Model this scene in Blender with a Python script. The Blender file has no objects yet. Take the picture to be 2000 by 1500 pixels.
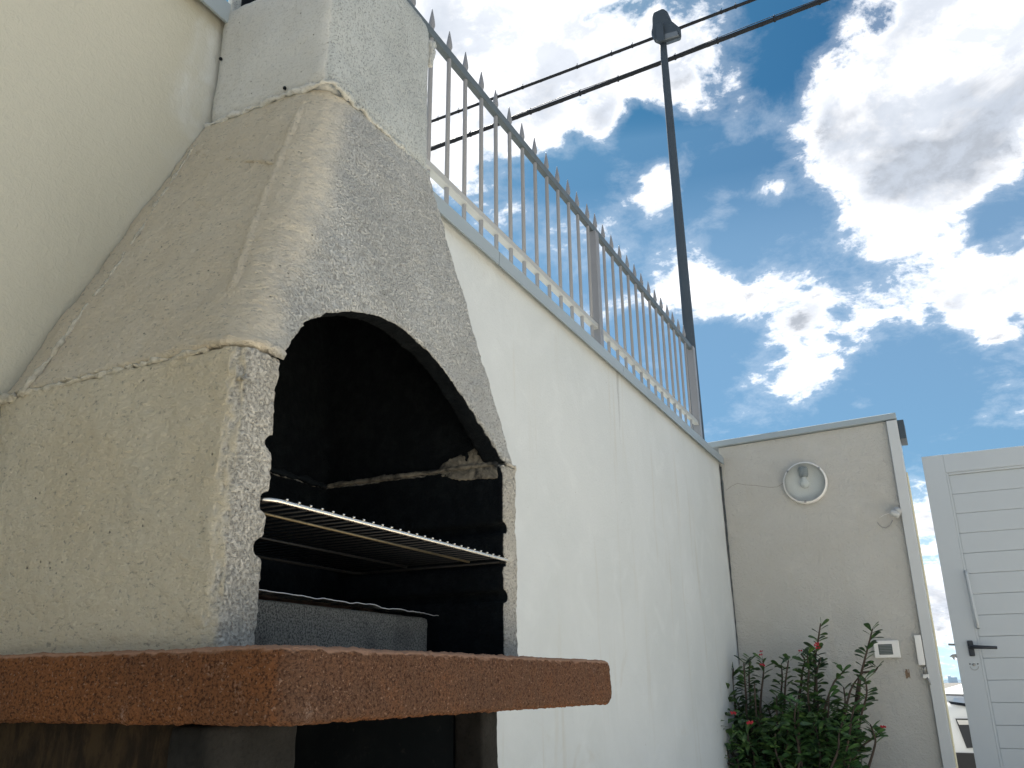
import bpy, bmesh, math, random, time
from mathutils import Vector, Matrix, noise, Euler
import numpy as np
T0 = time.time()
random.seed(7)
scene = bpy.context.scene
COL = scene.collection

# ------------------------------------------------------------------ camera
CAM_H = 0.9
F_PX, YAW, PITCH, ROLL = 1653.68, 0.463478742, 0.340737494, -0.0114664396
_f = Vector((-math.sin(YAW)*math.cos(PITCH), math.cos(YAW)*math.cos(PITCH), math.sin(PITCH)))
_r = Vector((math.cos(YAW), math.sin(YAW), 0)); _u = _r.cross(_f)
CR = _r*math.cos(ROLL)+_u*math.sin(ROLL); CU = -_r*math.sin(ROLL)+_u*math.cos(ROLL); CF = _f
CP = Vector((0, 0, CAM_H))
cam_d = bpy.data.cameras.new('camera'); cam = bpy.data.objects.new('camera', cam_d); COL.objects.link(cam)
cam_d.sensor_width = 36; cam_d.sensor_fit = 'HORIZONTAL'; cam_d.lens = 36*F_PX/2000
cam_d.clip_start = 0.02; cam_d.clip_end = 60000
cam.matrix_world = Matrix(((CR.x, CU.x, -CF.x, CP.x), (CR.y, CU.y, -CF.y, CP.y), (CR.z, CU.z, -CF.z, CP.z), (0, 0, 0, 1)))
scene.camera = cam

def ray(x, y): return CF + CR*((x-1000)/F_PX) - CU*((y-750)/F_PX)
def onX(x, y, X): d = ray(x, y); return CP + d*(X/d.x)
def onY(x, y, Y): d = ray(x, y); return CP + d*(Y/d.y)

# ------------------------------------------------------------------ colour management
scene.view_settings.view_transform = 'Standard'; scene.view_settings.look = 'None'
scene.view_settings.gamma = 1; scene.view_settings.use_curve_mapping = False
scene.view_settings.exposure = 1.75

# ------------------------------------------------------------------ node helpers
class NT:
    def __init__(s, nt): s.nt = nt; s.L = nt.links
    def n(s, t, **k):
        nd = s.nt.nodes.new(t)
        for a, b in k.items(): setattr(nd, a, b)
        return nd
    def set(s, sock, v):
        if hasattr(v, 'is_output') or isinstance(v, bpy.types.NodeSocket): s.L.new(v, sock)
        else: sock.default_value = v
    def m(s, op, a, b=0.0, c=0.0, clamp=False):
        nd = s.n('ShaderNodeMath', operation=op, use_clamp=clamp)
        s.set(nd.inputs[0], a); s.set(nd.inputs[1], b); s.set(nd.inputs[2], c); return nd.outputs[0]
    def vm(s, op, a, b=(0, 0, 0), out=0):
        nd = s.n('ShaderNodeVectorMath', operation=op); s.set(nd.inputs[0], a)
        if op == 'SCALE': s.set(nd.inputs['Scale'], b)
        else: s.set(nd.inputs[1], b)
        return nd.outputs['Value'] if out == 'v' else nd.outputs[0]
    def mix(s, f, a, b, bt='MIX'):
        nd = s.n('ShaderNodeMix', data_type='RGBA', blend_type=bt)
        s.set(nd.inputs[0], f); s.set(nd.inputs[6], c4(a)); s.set(nd.inputs[7], c4(b)); return nd.outputs[2]
    def ss(s, v, lo, hi, a=0.0, b=1.0):
        nd = s.n('ShaderNodeMapRange', interpolation_type='SMOOTHSTEP')
        s.set(nd.inputs[0], v); nd.inputs[1].default_value = lo; nd.inputs[2].default_value = hi
        nd.inputs[3].default_value = a; nd.inputs[4].default_value = b; return nd.outputs[0]
    def noise(s, vec, scale, det=4, rough=.5, dist=0.0, w=None):
        nd = s.n('ShaderNodeTexNoise'); nd.inputs['Scale'].default_value = scale
        nd.inputs['Detail'].default_value = det; nd.inputs['Roughness'].default_value = rough
        nd.inputs['Distortion'].default_value = dist; s.L.new(vec, nd.inputs['Vector']); return nd.outputs[0]
    def vor(s, vec, scale, feat='F1', rnd=1.0):
        nd = s.n('ShaderNodeTexVoronoi', feature=feat); nd.inputs['Scale'].default_value = scale
        nd.inputs['Randomness'].default_value = rnd; s.L.new(vec, nd.inputs['Vector']); return nd.outputs[0]
    def scl(s, vec, v3):
        nd = s.n('ShaderNodeMapping'); s.L.new(vec, nd.inputs[0]); nd.inputs['Scale'].default_value = v3; return nd.outputs[0]
def c4(c):
    if isinstance(c, tuple) and len(c) == 3: return (*c, 1)
    return c
def lin(r, g, b):
    return tuple(((v/255)/12.92 if v/255 <= .04045 else ((v/255+.055)/1.055)**2.4) for v in (r, g, b))

# ------------------------------------------------------------------ world: sky and clouds
SUN_EL = math.radians(52); SUN_AZ = math.atan2(-.62, .78)       # azimuth from +Y towards +X
sun_dir = Vector((math.sin(SUN_AZ)*math.cos(SUN_EL), math.cos(SUN_AZ)*math.cos(SUN_EL), math.sin(SUN_EL)))
W = bpy.data.worlds.new('World'); scene.world = W; W.use_nodes = True
wn = NT(W.node_tree); W.node_tree.nodes.clear()
tc = wn.n('ShaderNodeTexCoord').outputs['Generated']
D = wn.vm('NORMALIZE', tc)
sky = wn.n('ShaderNodeTexSky', sky_type='NISHITA', sun_disc=False)
sky.sun_elevation = SUN_EL; sky.sun_rotation = SUN_AZ; sky.air_density = 1.0; sky.dust_density = .6; sky.ozone_density = 2.0
sep = wn.n('ShaderNodeSeparateXYZ'); wn.L.new(D, sep.inputs[0]); dz = sep.outputs[2]
zc = wn.m('MAXIMUM', dz, 0.0)
inv = wn.m('DIVIDE', 1.0, wn.m('ADD', zc, .32))
PV = wn.vm('SCALE', D, inv)
n_big = wn.noise(PV, 4.6, 10, .60, .35)
n_fine = wn.noise(PV, 15.0, 8, .66, .2)
n_grey = wn.noise(PV, 4.2, 7, .55, .5)
dens = wn.m('ADD', wn.m('MULTIPLY', wn.m('SUBTRACT', n_big, .5), 2.2), wn.m('MULTIPLY', wn.m('SUBTRACT', n_fine, .5), 1.9))
LOBES = [  # cloud masses: x, y in the photograph, angular radius, weight
 (1800, 80, 190, .62), (1720, 270, 170, .55), (1690, 470, 120, .50), (1840, 330, 150, .5), (2000, 150, 170, .45), (1640, 210, 70, .25),
 (2080, -60, 260, .5), (1930, 590, 120, .50), (1790, 640, 110, .42), (2080, 600, 150, .5), (1690, 650, 60, .25),
 (1530, 590, 75, .50), (1580, 690, 85, .60), (1500, 775, 75, .55), (1600, 750, 60, .40), (1610, 580, 36, .35), (1440, 610, 45, .3),
 (980, 60, 200, .70), (1120, 140, 150, .60), (1360, 130, 95, .52), (880, 180, 160, .6), (1010, 230, 90, .40), (1240, 90, 120, .5), (1180, 240, 45, .3), (1330, 200, 60, .3),
 (1330, 540, 95, .60), (1180, 470, 70, .40), (1380, 570, 60, .40), (1255, 375, 60, .50), (1405, 400, 42, .45), (1300, 335, 42, .42), (1290, 400, 40, .4), (1080, 420, 60, .25),
 (1460, 200, 60, .50), (1500, 362, 42, .62), (1180, 235, 40, .4), (880, 350, 80, .40), (1010, 470, 90, .40), (1130, 640, 80, .3),
 (1975, 800, 75, .65), (1790, 930, 90, .45), (1830, 1150, 150, .7), (700, -300, 350, .4), (1700, -350, 350, .4),
 (1530, 60, 110, -.5), (1590, 150, 90, -.3), (1500, 290, 80, -.25), (1560, 450, 90, -.35), (1430, 500, 70, -.25), (1280, 250, 70, -.35), (1100, 320, 80, -.3),
 (1820, 770, 170, -.45), (1680, 860, 120, -.3), (1960, 430, 60, -.55), (1400, 310, 60, -.25), (1420, 700, 60, -.35), (1725, 45, 35, -.45), (912, 82, 16, -.5),
]
BIAS = .0
acc = wn.m('ADD', dens, BIAS)
_c = wn.m('MULTIPLY_ADD', wn.vm('DOT_PRODUCT', D, tuple(CF), out='v'), 2/1.25**2, 1-2/1.25**2, clamp=True)
acc = wn.m('MULTIPLY_ADD', _c, -.34, acc)          # clearer towards the part with the hand-placed masses
for (x, y, r, w) in LOBES:
    d = ray(x, y).normalized(); R = 1.45*r/F_PX
    dot = wn.vm('DOT_PRODUCT', D, tuple(d), out='v')
    v = wn.m('MULTIPLY_ADD', dot, 2/R**2, 1-2/R**2, clamp=True)
    acc = wn.m('MULTIPLY_ADD', wn.m('MULTIPLY', v, v), w*1.05, acc)
cov = wn.m('MAXIMUM', wn.m('POWER', wn.m('MULTIPLY_ADD', acc, 1/.34, -.01/.34, clamp=True), 1.1), wn.m('MULTIPLY', wn.ss(acc, -.4, .2), .15))
grey = wn.m('MULTIPLY', wn.m('MULTIPLY_ADD', n_grey, 1/.20, -.415/.20, clamp=True), wn.ss(acc, .22, .75))
ccol = wn.mix(grey, (5.5, 5.5, 5.6), (1.9, 2.06, 2.32))
tex = wn.m('MULTIPLY', wn.ss(n_fine, .60, .40), wn.ss(acc, .1, .5)); ccol = wn.mix(wn.m('MULTIPLY', tex, .70), ccol, (2.5, 2.75, 3.15))
skyc = wn.mix(1.0, sky.outputs[0], (.070, .200, .262), 'MULTIPLY')
hz = wn.m('MAXIMUM', wn.ss(dz, .0, .30, .68, .06), wn.ss(dz, .44, .60, .17, 0.0))
hz = wn.m('MINIMUM', hz, wn.ss(dz, .44, .60, 1.0, .0))
skyc = wn.mix(hz, skyc, (3.6, 4.9, 6.0))
full = wn.mix(cov, skyc, ccol)
bg = wn.n('ShaderNodeBackground'); wn.L.new(full, bg.inputs[0]); bg.inputs[1].default_value = .08
wo = wn.n('ShaderNodeOutputWorld'); wn.L.new(bg.outputs[0], wo.inputs[0])

sun_d = bpy.data.lights.new('sun', 'SUN'); sun_o = bpy.data.objects.new('sun', sun_d); COL.objects.link(sun_o)
sun_d.energy = 5.0; sun_d.angle = math.radians(.6); sun_d.color = (1.0, .95, .86)
sun_o.rotation_euler = sun_dir.to_track_quat('Z', 'Y').to_euler()

# ------------------------------------------------------------------ object helpers
def link(name, me, mat=None, parent=None, label=None, cat=None, group=None, kind=None):
    o = bpy.data.objects.new(name, me); COL.objects.link(o)
    if mat is not None and not me.materials: me.materials.append(mat)
    if parent is not None: o.parent = parent
    if label: o['label'] = label
    if cat: o['category'] = cat
    if group: o['group'] = group
    if kind: o['kind'] = kind
    return o
def thing(name, loc, label, cat, group=None, rz=0):
    o = bpy.data.objects.new(name, None); COL.objects.link(o); o.location = loc; o.rotation_euler = (0, 0, rz)
    o['label'] = label; o['category'] = cat; o.empty_display_size = .1
    if group: o['group'] = group
    bpy.context.view_layer.update(); return o
def mesh_of(bm, name='mesh', smooth=False):
    me = bpy.data.meshes.new(name); bmesh.ops.recalc_face_normals(bm, faces=bm.faces); bm.to_mesh(me); bm.free()
    if smooth: me.shade_smooth()
    return me
def bx(bm, a, b, bev=0.0, seg=2):
    a = Vector(a); b = Vector(b)
    r = bmesh.ops.create_cube(bm, size=1); vs = r['verts']
    for v in vs: v.co = Vector(((a.x+b.x)/2+v.co.x*abs(b.x-a.x), (a.y+b.y)/2+v.co.y*abs(b.y-a.y), (a.z+b.z)/2+v.co.z*abs(b.z-a.z)))
    if bev:
        es = list({e for v in vs for e in v.link_edges})
        bmesh.ops.bevel(bm, geom=es, offset=bev, segments=seg, affect='EDGES', profile=.5)
def hull(bm, pts):
    vs = [bm.verts.new(p) for p in pts]; r = bmesh.ops.convex_hull(bm, input=vs)
    bad = [g for g in r['geom_interior'] if isinstance(g, bmesh.types.BMVert)]
    if bad: bmesh.ops.delete(bm, geom=bad, context='VERTS')
def tube(bm, pts, rad, seg=8, closed=False, cap=True):
    pts = [Vector(p) for p in pts]; n = len(pts); rings = []
    rads = rad if isinstance(rad, (list, tuple)) else [rad]*n
    prev = None
    for i, p in enumerate(pts):
        if closed: t = (pts[(i+1) % n]-pts[i-1]).normalized()
        else: t = (pts[min(i+1, n-1)]-pts[max(i-1, 0)]).normalized()
        if prev is None:
            a = Vector((0, 0, 1)) if abs(t.z) < .9 else Vector((1, 0, 0)); nrm = t.cross(a).normalized()
        else: nrm = (prev-t*prev.dot(t)).normalized()
        prev = nrm; bn = t.cross(nrm)
        rings.append([bm.verts.new(p+(nrm*math.cos(2*math.pi*k/seg)+bn*math.sin(2*math.pi*k/seg))*rads[i]) for k in range(seg)])
    m = n if closed else n-1
    for i in range(m):
        A, B = rings[i], rings[(i+1) % n]
        for k in range(seg): bm.faces.new((A[k], A[(k+1) % seg], B[(k+1) % seg], B[k]))
    if cap and not closed:
        bm.faces.new(rings[0][::-1]); bm.faces.new(rings[-1])
def lathe(bm, prof, seg=32, M=None):
    M = M or Matrix(); rings = []
    for r, z in prof:
        if r < 1e-6: rings.append([bm.verts.new(M @ Vector((0, 0, z)))])
        else: rings.append([bm.verts.new(M @ Vector((r*math.cos(2*math.pi*k/seg), r*math.sin(2*math.pi*k/seg), z))) for k in range(seg)])
    for A, B in zip(rings, rings[1:]):
        for k in range(seg):
            a, b, c, d = A[k % len(A)], A[(k+1) % len(A)], B[(k+1) % len(B)], B[k % len(B)]
            f = [];  [f.append(v) for v in (a, b, c, d) if v not in f]
            if len(f) > 2: bm.faces.new(f)
def prism(bm, poly, axis, a, b):
    """poly of 2D points extruded along axis ('x': (y,z), 'y': (x,z), 'z': (x,y)) from a to b"""
    def P(p, t): return {'x': (t, p[0], p[1]), 'y': (p[0], t, p[1]), 'z': (p[0], p[1], t)}[axis]
    A = [bm.verts.new(P(p, a)) for p in poly]; B = [bm.verts.new(P(p, b)) for p in poly]; n = len(poly)
    bm.faces.new(A); bm.faces.new(B[::-1])
    for i in range(n): bm.faces.new((A[i], B[i], B[(i+1) % n], A[(i+1) % n]))
def box_obj(name, a, b, mat, parent=None, bev=0.0, **k):
    bm = bmesh.new(); bx(bm, a, b, bev); return link(name, mesh_of(bm), mat, parent, **k)
def tube_obj(name, pts, rad, mat, parent=None, seg=8, closed=False, **k):
    bm = bmesh.new(); tube(bm, pts, rad, seg, closed); return link(name, mesh_of(bm, smooth=True), mat, parent, **k)
def offset(parent): return -Vector(parent.location) if parent is not None else Vector()
def at_parent(me, parent):
    me.transform(Matrix.Translation(offset(parent))); return me

def solid(bm_list_add, bm_list_sub, voxel, smooth_it=3):
    """union of convex solids minus cutters, remeshed into one dense skin"""
    tmp = []
    def mk(fn):
        bm = bmesh.new(); fn(bm); o = bpy.data.objects.new('tmp', mesh_of(bm)); COL.objects.link(o); tmp.append(o); return o
    base = mk(bm_list_add[0])
    for fn in bm_list_add[1:]:
        o = mk(fn); md = base.modifiers.new('b', 'BOOLEAN'); md.operation = 'UNION'; md.solver = 'EXACT'; md.object = o
    for fn in bm_list_sub:
        o = mk(fn); md = base.modifiers.new('b', 'BOOLEAN'); md.operation = 'DIFFERENCE'; md.solver = 'EXACT'; md.object = o
    md = base.modifiers.new('r', 'REMESH'); md.mode = 'VOXEL'; md.voxel_size = voxel; md.use_smooth_shade = True
    if smooth_it:
        md = base.modifiers.new('s', 'SMOOTH'); md.factor = .5; md.iterations = smooth_it
    dg = bpy.context.evaluated_depsgraph_get()
    me = bpy.data.meshes.new_from_object(base.evaluated_get(dg))
    for o in tmp: bpy.data.objects.remove(o)
    me.shade_smooth(); return me
def roughen(me, layers):
    n = len(me.vertices); co = np.empty(n*3, 'f'); me.vertices.foreach_get('co', co); co = co.reshape(-1, 3)
    no = np.empty(n*3, 'f'); me.vertex_normals.foreach_get('vector', no); no = no.reshape(-1, 3)
    disp = np.zeros(n, 'f'); fr = noise.fractal; ns = noise.noise
    for (sc, amp, octv) in layers:
        if octv <= 1: d = np.fromiter((ns(Vector(p)*sc) for p in co.tolist()), 'f', n)
        else: d = np.fromiter((fr(Vector(p)*sc, 1.0, 2.1, octv) for p in co.tolist()), 'f', n)
        disp += d*amp
    co += no*disp[:, None]; me.vertices.foreach_set('co', co.ravel()); me.update(); return me

# ------------------------------------------------------------------ materials
def mat(name, col, rough=.8, metal=0.0, spec=.5):
    m = bpy.data.materials.new(name); m.use_nodes = True; b = m.node_tree.nodes['Principled BSDF']
    b.inputs['Base Color'].default_value = (*col, 1); b.inputs['Roughness'].default_value = rough
    b.inputs['Metallic'].default_value = metal; b.inputs['Specular IOR Level'].default_value = spec
    return m
def begin(name, rough=.9, spec=.3):
    m = mat(name, (.5, .5, .5), rough, 0, spec); t = NT(m.node_tree)
    P = t.n('ShaderNodeTexCoord').outputs['Object']; return m, t, P, m.node_tree.nodes['Principled BSDF']
def bump(t, b, h, dist, strength=1.0):
    nd = t.n('ShaderNodeBump'); nd.inputs['Distance'].default_value = dist; nd.inputs['Strength'].default_value = strength
    t.set(nd.inputs['Height'], h); t.L.new(nd.outputs[0], b.inputs['Normal']); return nd
def worn(name, col, rough=.5, metal=0.0, var=.25, dirt=(.25, .23, .2), dirt_amt=.35, sc=8, bmp=.0006):
    m, t, P, b = begin(name, rough); b.inputs['Metallic'].default_value = metal
    n1 = t.noise(P, sc, 6, .6); n2 = t.noise(P, sc*9, 4, .6)
    c = t.mix(t.m('MULTIPLY', t.ss(n1, .35, .75), var), col, tuple(v*.8 for v in col))
    c = t.mix(t.m('MULTIPLY', t.ss(n2, .58, .78), dirt_amt), c, dirt)
    t.L.new(c, b.inputs['Base Color']); t.L.new(t.ss(n1, .2, .8, rough-.1, min(1, rough+.15)), b.inputs['Roughness'])
    bump(t, b, n2, bmp); return m

def render_mat(name, beige, grey, mode):
    """rough cement render of the barbecue; the front is bare speckled cement, the sides keep a sand-coloured wash"""
    m, t, P, b = begin(name, .95, .15)
    nrm = t.n('ShaderNodeTexCoord').outputs['Normal']; sp = t.n('ShaderNodeSeparateXYZ'); t.L.new(nrm, sp.inputs[0])
    pos = t.n('ShaderNodeSeparateXYZ'); t.L.new(P, pos.inputs[0])
    big = t.noise(P, 5, 5, .6); mid = t.noise(P, 28, 6, .62, .4); fine = t.noise(P, 230, 4, .62); sw = t.noise(t.scl(P, (1, 1, 1.7)), 95, 6, .72, .25)
    front = t.ss(t.m('ADD', sp.outputs[0], t.m('MULTIPLY', t.m('SUBTRACT', big, .5), .35)), .25, .75)
    if mode == 'shaft': front = t.m('MAXIMUM', front, .45)
    X_, Y_, Z_ = pos.outputs     # local to the barbecue's base point
    jig = t.m('MULTIPLY', t.m('SUBTRACT', big, .5), .16)
    if mode == 'hood':           # the sand wash fades out past the ridge
        d = t.m('SUBTRACT', t.m('ADD', Y_, 1.2), t.m('MULTIPLY_ADD', Z_, .465, .785-.465*1.345))
        front = t.ss(t.m('ADD', d, jig), -.005, .115)
    if mode == 'body': front = t.m('MAXIMUM', front, t.ss(Y_, .830-1.2, .840-1.2))
    c = t.mix(t.ss(big, .3, .7), beige, tuple(v*f for v, f in zip(beige, (.95, .92, .87))))
    c = t.mix(t.m('MULTIPLY', t.ss(mid, .45, .7), .25), c, tuple(v*.92 for v in beige))
    g = t.mix(t.ss(big, .35, .65), grey, tuple(v*.86 for v in grey))
    speck = t.ss(fine, .50, .66); g = t.mix(t.m('MULTIPLY', speck, .62), g, tuple(v*.30 for v in grey))
    lt = t.ss(t.noise(P, 210, 3, .6), .60, .72); g = t.mix(t.m('MULTIPLY', lt, .3), g, (.62, .6, .55))
    crev_shade = t.m('MULTIPLY', t.ss(sw, .44, .34), .75); c = t.mix(crev_shade, c, tuple(v*.45 for v in beige))  # hollows of the relief darkened: occlusion painted into the colour
    c = t.mix(front, c, g)
    sa = t.n('ShaderNodeAttribute', attribute_name='soot').outputs['Fac']
    soot = t.ss(t.m('ADD', sa, t.m('MULTIPLY', t.m('SUBTRACT', mid, .5), .35)), .30, .62)
    pit = t.vor(P, 62); pm = t.m('MULTIPLY', t.ss(pit, .14, .05), t.ss(t.noise(P, 22, 2), .55, .62)); c = t.mix(t.m('MULTIPLY', pm, .7), c, (.09, .085, .07))
    c = t.mix(soot, c, t.mix(t.ss(mid, .4, .7), (.004, .007, .010), (.010, .014, .017)))
    t.L.new(c, b.inputs['Base Color'])
    hs = t.m('MULTIPLY_ADD', sw, 1.3, t.m('MULTIPLY', fine, .5))
    hf = t.m('MULTIPLY_ADD', t.ss(fine, .42, .68), -.35, t.m('MULTIPLY', sw, .55))
    hm = t.n('ShaderNodeMix', data_type='FLOAT'); t.L.new(front, hm.inputs[0]); t.L.new(hs, hm.inputs[2]); t.L.new(hf, hm.inputs[3])
    h = t.m('SUBTRACT', hm.outputs[0], t.m('MULTIPLY', pm, 1.2))
    bump(t, b, h, .012 if mode != 'shaft' else .0025)
    return m
BEIGE = (.60, .545, .43); GREY = (.46, .455, .43)
M_body = render_mat('render_body', (.86, .80, .64), (.64, .62, .56), 'body')
M_hood = render_mat('render_hood', (.89, .81, .65), (.66, .665, .635), 'hood')
M_shaft = render_mat('render_shaft', (.66, .655, .615), (.46, .49, .485), 'shaft')

def mortar_mat():
    m, t, P, b = begin('mortar', .95, .15); n = t.noise(P, 90, 5, .65); k = t.noise(P, 12, 3)
    c = t.mix(t.ss(n, .35, .7), (.54, .505, .415), (.36, .335, .27)); c = t.mix(t.m('MULTIPLY', t.ss(k, .5, .7), .3), c, (.34, .31, .25))
    t.L.new(c, b.inputs['Base Color']); bump(t, b, n, .003); return m
M_mortar = mortar_mat()
def soot_shade_mat():  # firebox soot; also the painted darkness of the void under the shelf
    m, t, P, b = begin('soot', .85, .25); n = t.noise(P, 9, 6, .62); k = t.noise(P, 60, 4, .6)
    c = t.mix(t.ss(n, .45, .75), (.0035, .007, .010), (.009, .013, .016)); c = t.mix(t.m('MULTIPLY', t.ss(k, .6, .75), .5), c, (.035, .035, .034))
    t.L.new(c, b.inputs['Base Color']); bump(t, b, k, .002); return m
M_soot_shade = soot_shade_mat()
def scorched():
    m, t, P, b = begin('scorched_mortar', .9, .2); n = t.noise(P, 14, 6, .65, .8); k = t.noise(P, 90, 4, .6)
    c = t.mix(t.ss(n, .38, .62), (.02, .022, .024), (.22, .20, .16)); c = t.mix(t.m('MULTIPLY', t.ss(k, .5, .7), .5), c, (.05, .05, .045))
    t.L.new(c, b.inputs['Base Color']); bump(t, b, k, .003); return m
M_scorch = scorched()
def emb():
    m, t, P, b = begin('block_concrete', .95, .2); k = t.noise(P, 330, 4, .6); n = t.noise(P, 8, 4)
    c = t.mix(t.ss(k, .42, .62), (.20, .195, .175), (.06, .06, .055)); c = t.mix(t.m('MULTIPLY', t.ss(n, .5, .75), .6), c, (.04, .04, .04))
    t.L.new(c, b.inputs['Base Color']); bump(t, b, k, .003); return m
M_block = emb()
def shelf_mat():
    m, t, P, b = begin('terracotta_concrete', .95, .12)
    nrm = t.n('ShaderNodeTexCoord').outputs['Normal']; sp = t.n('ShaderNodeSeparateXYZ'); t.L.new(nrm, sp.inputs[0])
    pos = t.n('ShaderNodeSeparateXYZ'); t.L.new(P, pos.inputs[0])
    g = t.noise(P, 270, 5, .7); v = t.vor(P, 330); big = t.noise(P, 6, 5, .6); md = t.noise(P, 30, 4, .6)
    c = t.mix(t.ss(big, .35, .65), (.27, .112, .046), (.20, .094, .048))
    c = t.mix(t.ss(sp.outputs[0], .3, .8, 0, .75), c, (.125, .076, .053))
    c = t.mix(t.m('MULTIPLY', t.ss(md, .45, .7), .4), c, (.20, .088, .042))
    c = t.mix(t.m('MULTIPLY', t.ss(g, .46, .62), .85), c, (.045, .021, .014))
    c = t.mix(t.m('MULTIPLY', t.ss(t.noise(P, 260, 2), .62, .72), .55), c, (.42, .28, .20))
    eff = t.m('MULTIPLY', t.ss(t.noise(P, 13, 6, .7, .6), .60, .72), t.ss(g, .52, .40)); c = t.mix(t.m('MULTIPLY', eff, .5), c, (.36, .29, .25))
    top = t.ss(sp.outputs[2], .25, .7); c = t.mix(t.m('MULTIPLY', top, .8), c, (.55, .33, .22))  # pale crust on upward faces, with the lit bevel painted in
    t.L.new(c, b.inputs['Base Color'])
    bump(t, b, t.m('MULTIPLY_ADD', g, -1.0, t.m('MULTIPLY', v, .5)), .006); return m
M_shelf = shelf_mat()

def wall_mat(name, col, tint, bdist, sc, grain, stains=True):
    m, t, P, b = begin(name, .9, .2)
    big = t.noise(P, 1.3, 6, .62, .6); blot = t.noise(P, 5, 6, .6, .8)
    run = t.noise(t.scl(P, (7, 7, .55)), 1.6, 5, .6, .3)
    fine = t.noise(P, sc, 5, .62, .8); gr = t.noise(P, grain, 3, .6)
    c = t.mix(t.ss(big, .35, .68), col, tuple(v*f for v, f in zip(col, tint)))
    c = t.mix(t.m('MULTIPLY', t.ss(blot, .48, .75), .35), c, tuple(min(1, v*1.12) for v in col))
    if stains:
        c = t.mix(t.m('MULTIPLY', t.ss(run, .56, .74), .26), c, (.48, .43, .33))
        sp = t.ss(t.vor(P, 9), .035, .018); c = t.mix(t.m('MULTIPLY', sp, .5), c, (.25, .21, .17))
    if name == 'white_wall_render':    # the stretch behind the barbecue is coloured creamier
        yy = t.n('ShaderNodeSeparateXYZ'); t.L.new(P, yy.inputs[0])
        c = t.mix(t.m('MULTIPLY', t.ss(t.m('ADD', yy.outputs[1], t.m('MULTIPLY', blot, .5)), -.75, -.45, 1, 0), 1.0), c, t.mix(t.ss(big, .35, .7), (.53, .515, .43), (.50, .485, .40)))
        dy = t.m('ABSOLUTE', t.m('ADD', yy.outputs[1], t.m('MULTIPLY_ADD', blot, .05, -1.862-.025)))
        st = t.m('MULTIPLY', t.ss(t.m('MULTIPLY', dy, t.m('MULTIPLY_ADD', yy.outputs[2], -5.0, 13.0)), .035, .0), t.ss(yy.outputs[2], 1.95, 2.3))
        c = t.mix(t.m('MULTIPLY', st, .40), c, (.20, .20, .19))          # drip below the open coping joint
        mm = t.noise(P, 2.4, 5, .7, 1.2); c = t.mix(t.m('MULTIPLY', t.ss(mm, .60, .78), .22), c, (.44, .38, .27))
    t.L.new(c, b.inputs['Base Color'])
    bump(t, b, t.m('ADD', fine, t.m('MULTIPLY', gr, .4)), bdist); return m
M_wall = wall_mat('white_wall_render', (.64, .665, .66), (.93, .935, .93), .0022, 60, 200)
M_back = wall_mat('cream_roughcast', (.56, .55, .515), (.95, .935, .91), .012, 55, 160)

M_white = worn('white_painted_steel', (.55, .57, .575), .45, 0, .15, (.5, .46, .4), .18, 5, .0003)
M_flash = worn('painted_flashing', (.33, .385, .415), .4, 0, .25, (.35, .36, .36), .25, 4, .0004)
M_rail = worn('railing_paint', (.26, .265, .28), .4, 0, .25, (.38, .33, .27), .3, 12, .0003)
M_pole = worn('dark_pole_paint', (.065, .085, .105), .5, .2, .3, (.12, .12, .12), .2, 4, .0004)
M_cable = worn('cable_rubber', (.018, .022, .028), .6, 0, .3, (.07, .07, .07), .3, 9, .001)
M_chrome = worn('grill_chrome', (.80, .76, .68), .28, 1.0, .3, (.35, .25, .15), .4, 30, .0004)
M_sootmetal = mat('sooty_steel', (.035, .033, .03), .55, .7)
M_foil = mat('foil', (.75, .75, .75), .25, 1.0)
M_black = mat('black_plastic', (.012, .016, .024), .35)
M_gate = worn('gate_paint', (.46, .50, .53), .42, 0, .12, (.52, .5, .46), .15, 3, .0003)
M_plastic = worn('white_plastic', (.80, .79, .76), .4, 0, .1, (.5, .45, .4), .2, 12, .0002)
M_grey = worn('grey_metal', (.35, .35, .34), .45, .6, .2, (.2, .15, .1), .4, 30, .0004)

# ------------------------------------------------------------------ the setting
def ground_mat():
    m, t, P, b = begin('paving', .8, .3); n = t.noise(P, 3, 6, .6); k = t.noise(P, 60, 4)
    c = t.mix(t.ss(n, .3, .7), (.68, .62, .52), (.62, .57, .48)); c = t.mix(t.m('MULTIPLY', k, .3), c, (.2, .17, .14))
    t.L.new(c, b.inputs['Base Color']); bump(t, b, k, .003); return m
def asph():
    m, t, P, b = begin('asphalt', .9, .3); n = t.noise(P, .3, 6, .6); k = t.noise(P, 80, 4)
    c = t.mix(t.ss(n, .3, .7), (.09, .088, .085), (.13, .125, .115)); t.L.new(c, b.inputs['Base Color']); bump(t, b, k, .004); return m
M_ground = ground_mat(); M_asph = asph()
box_obj('ground', (-300, -300, -1.2), (300, 300, -.15), M_asph, kind='structure')
box_obj('terrace', (-1.62, -4, -.148), (6, 6.2, -.01), mat('grout', (.22, .2, .17), .9), kind='structure')
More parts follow.
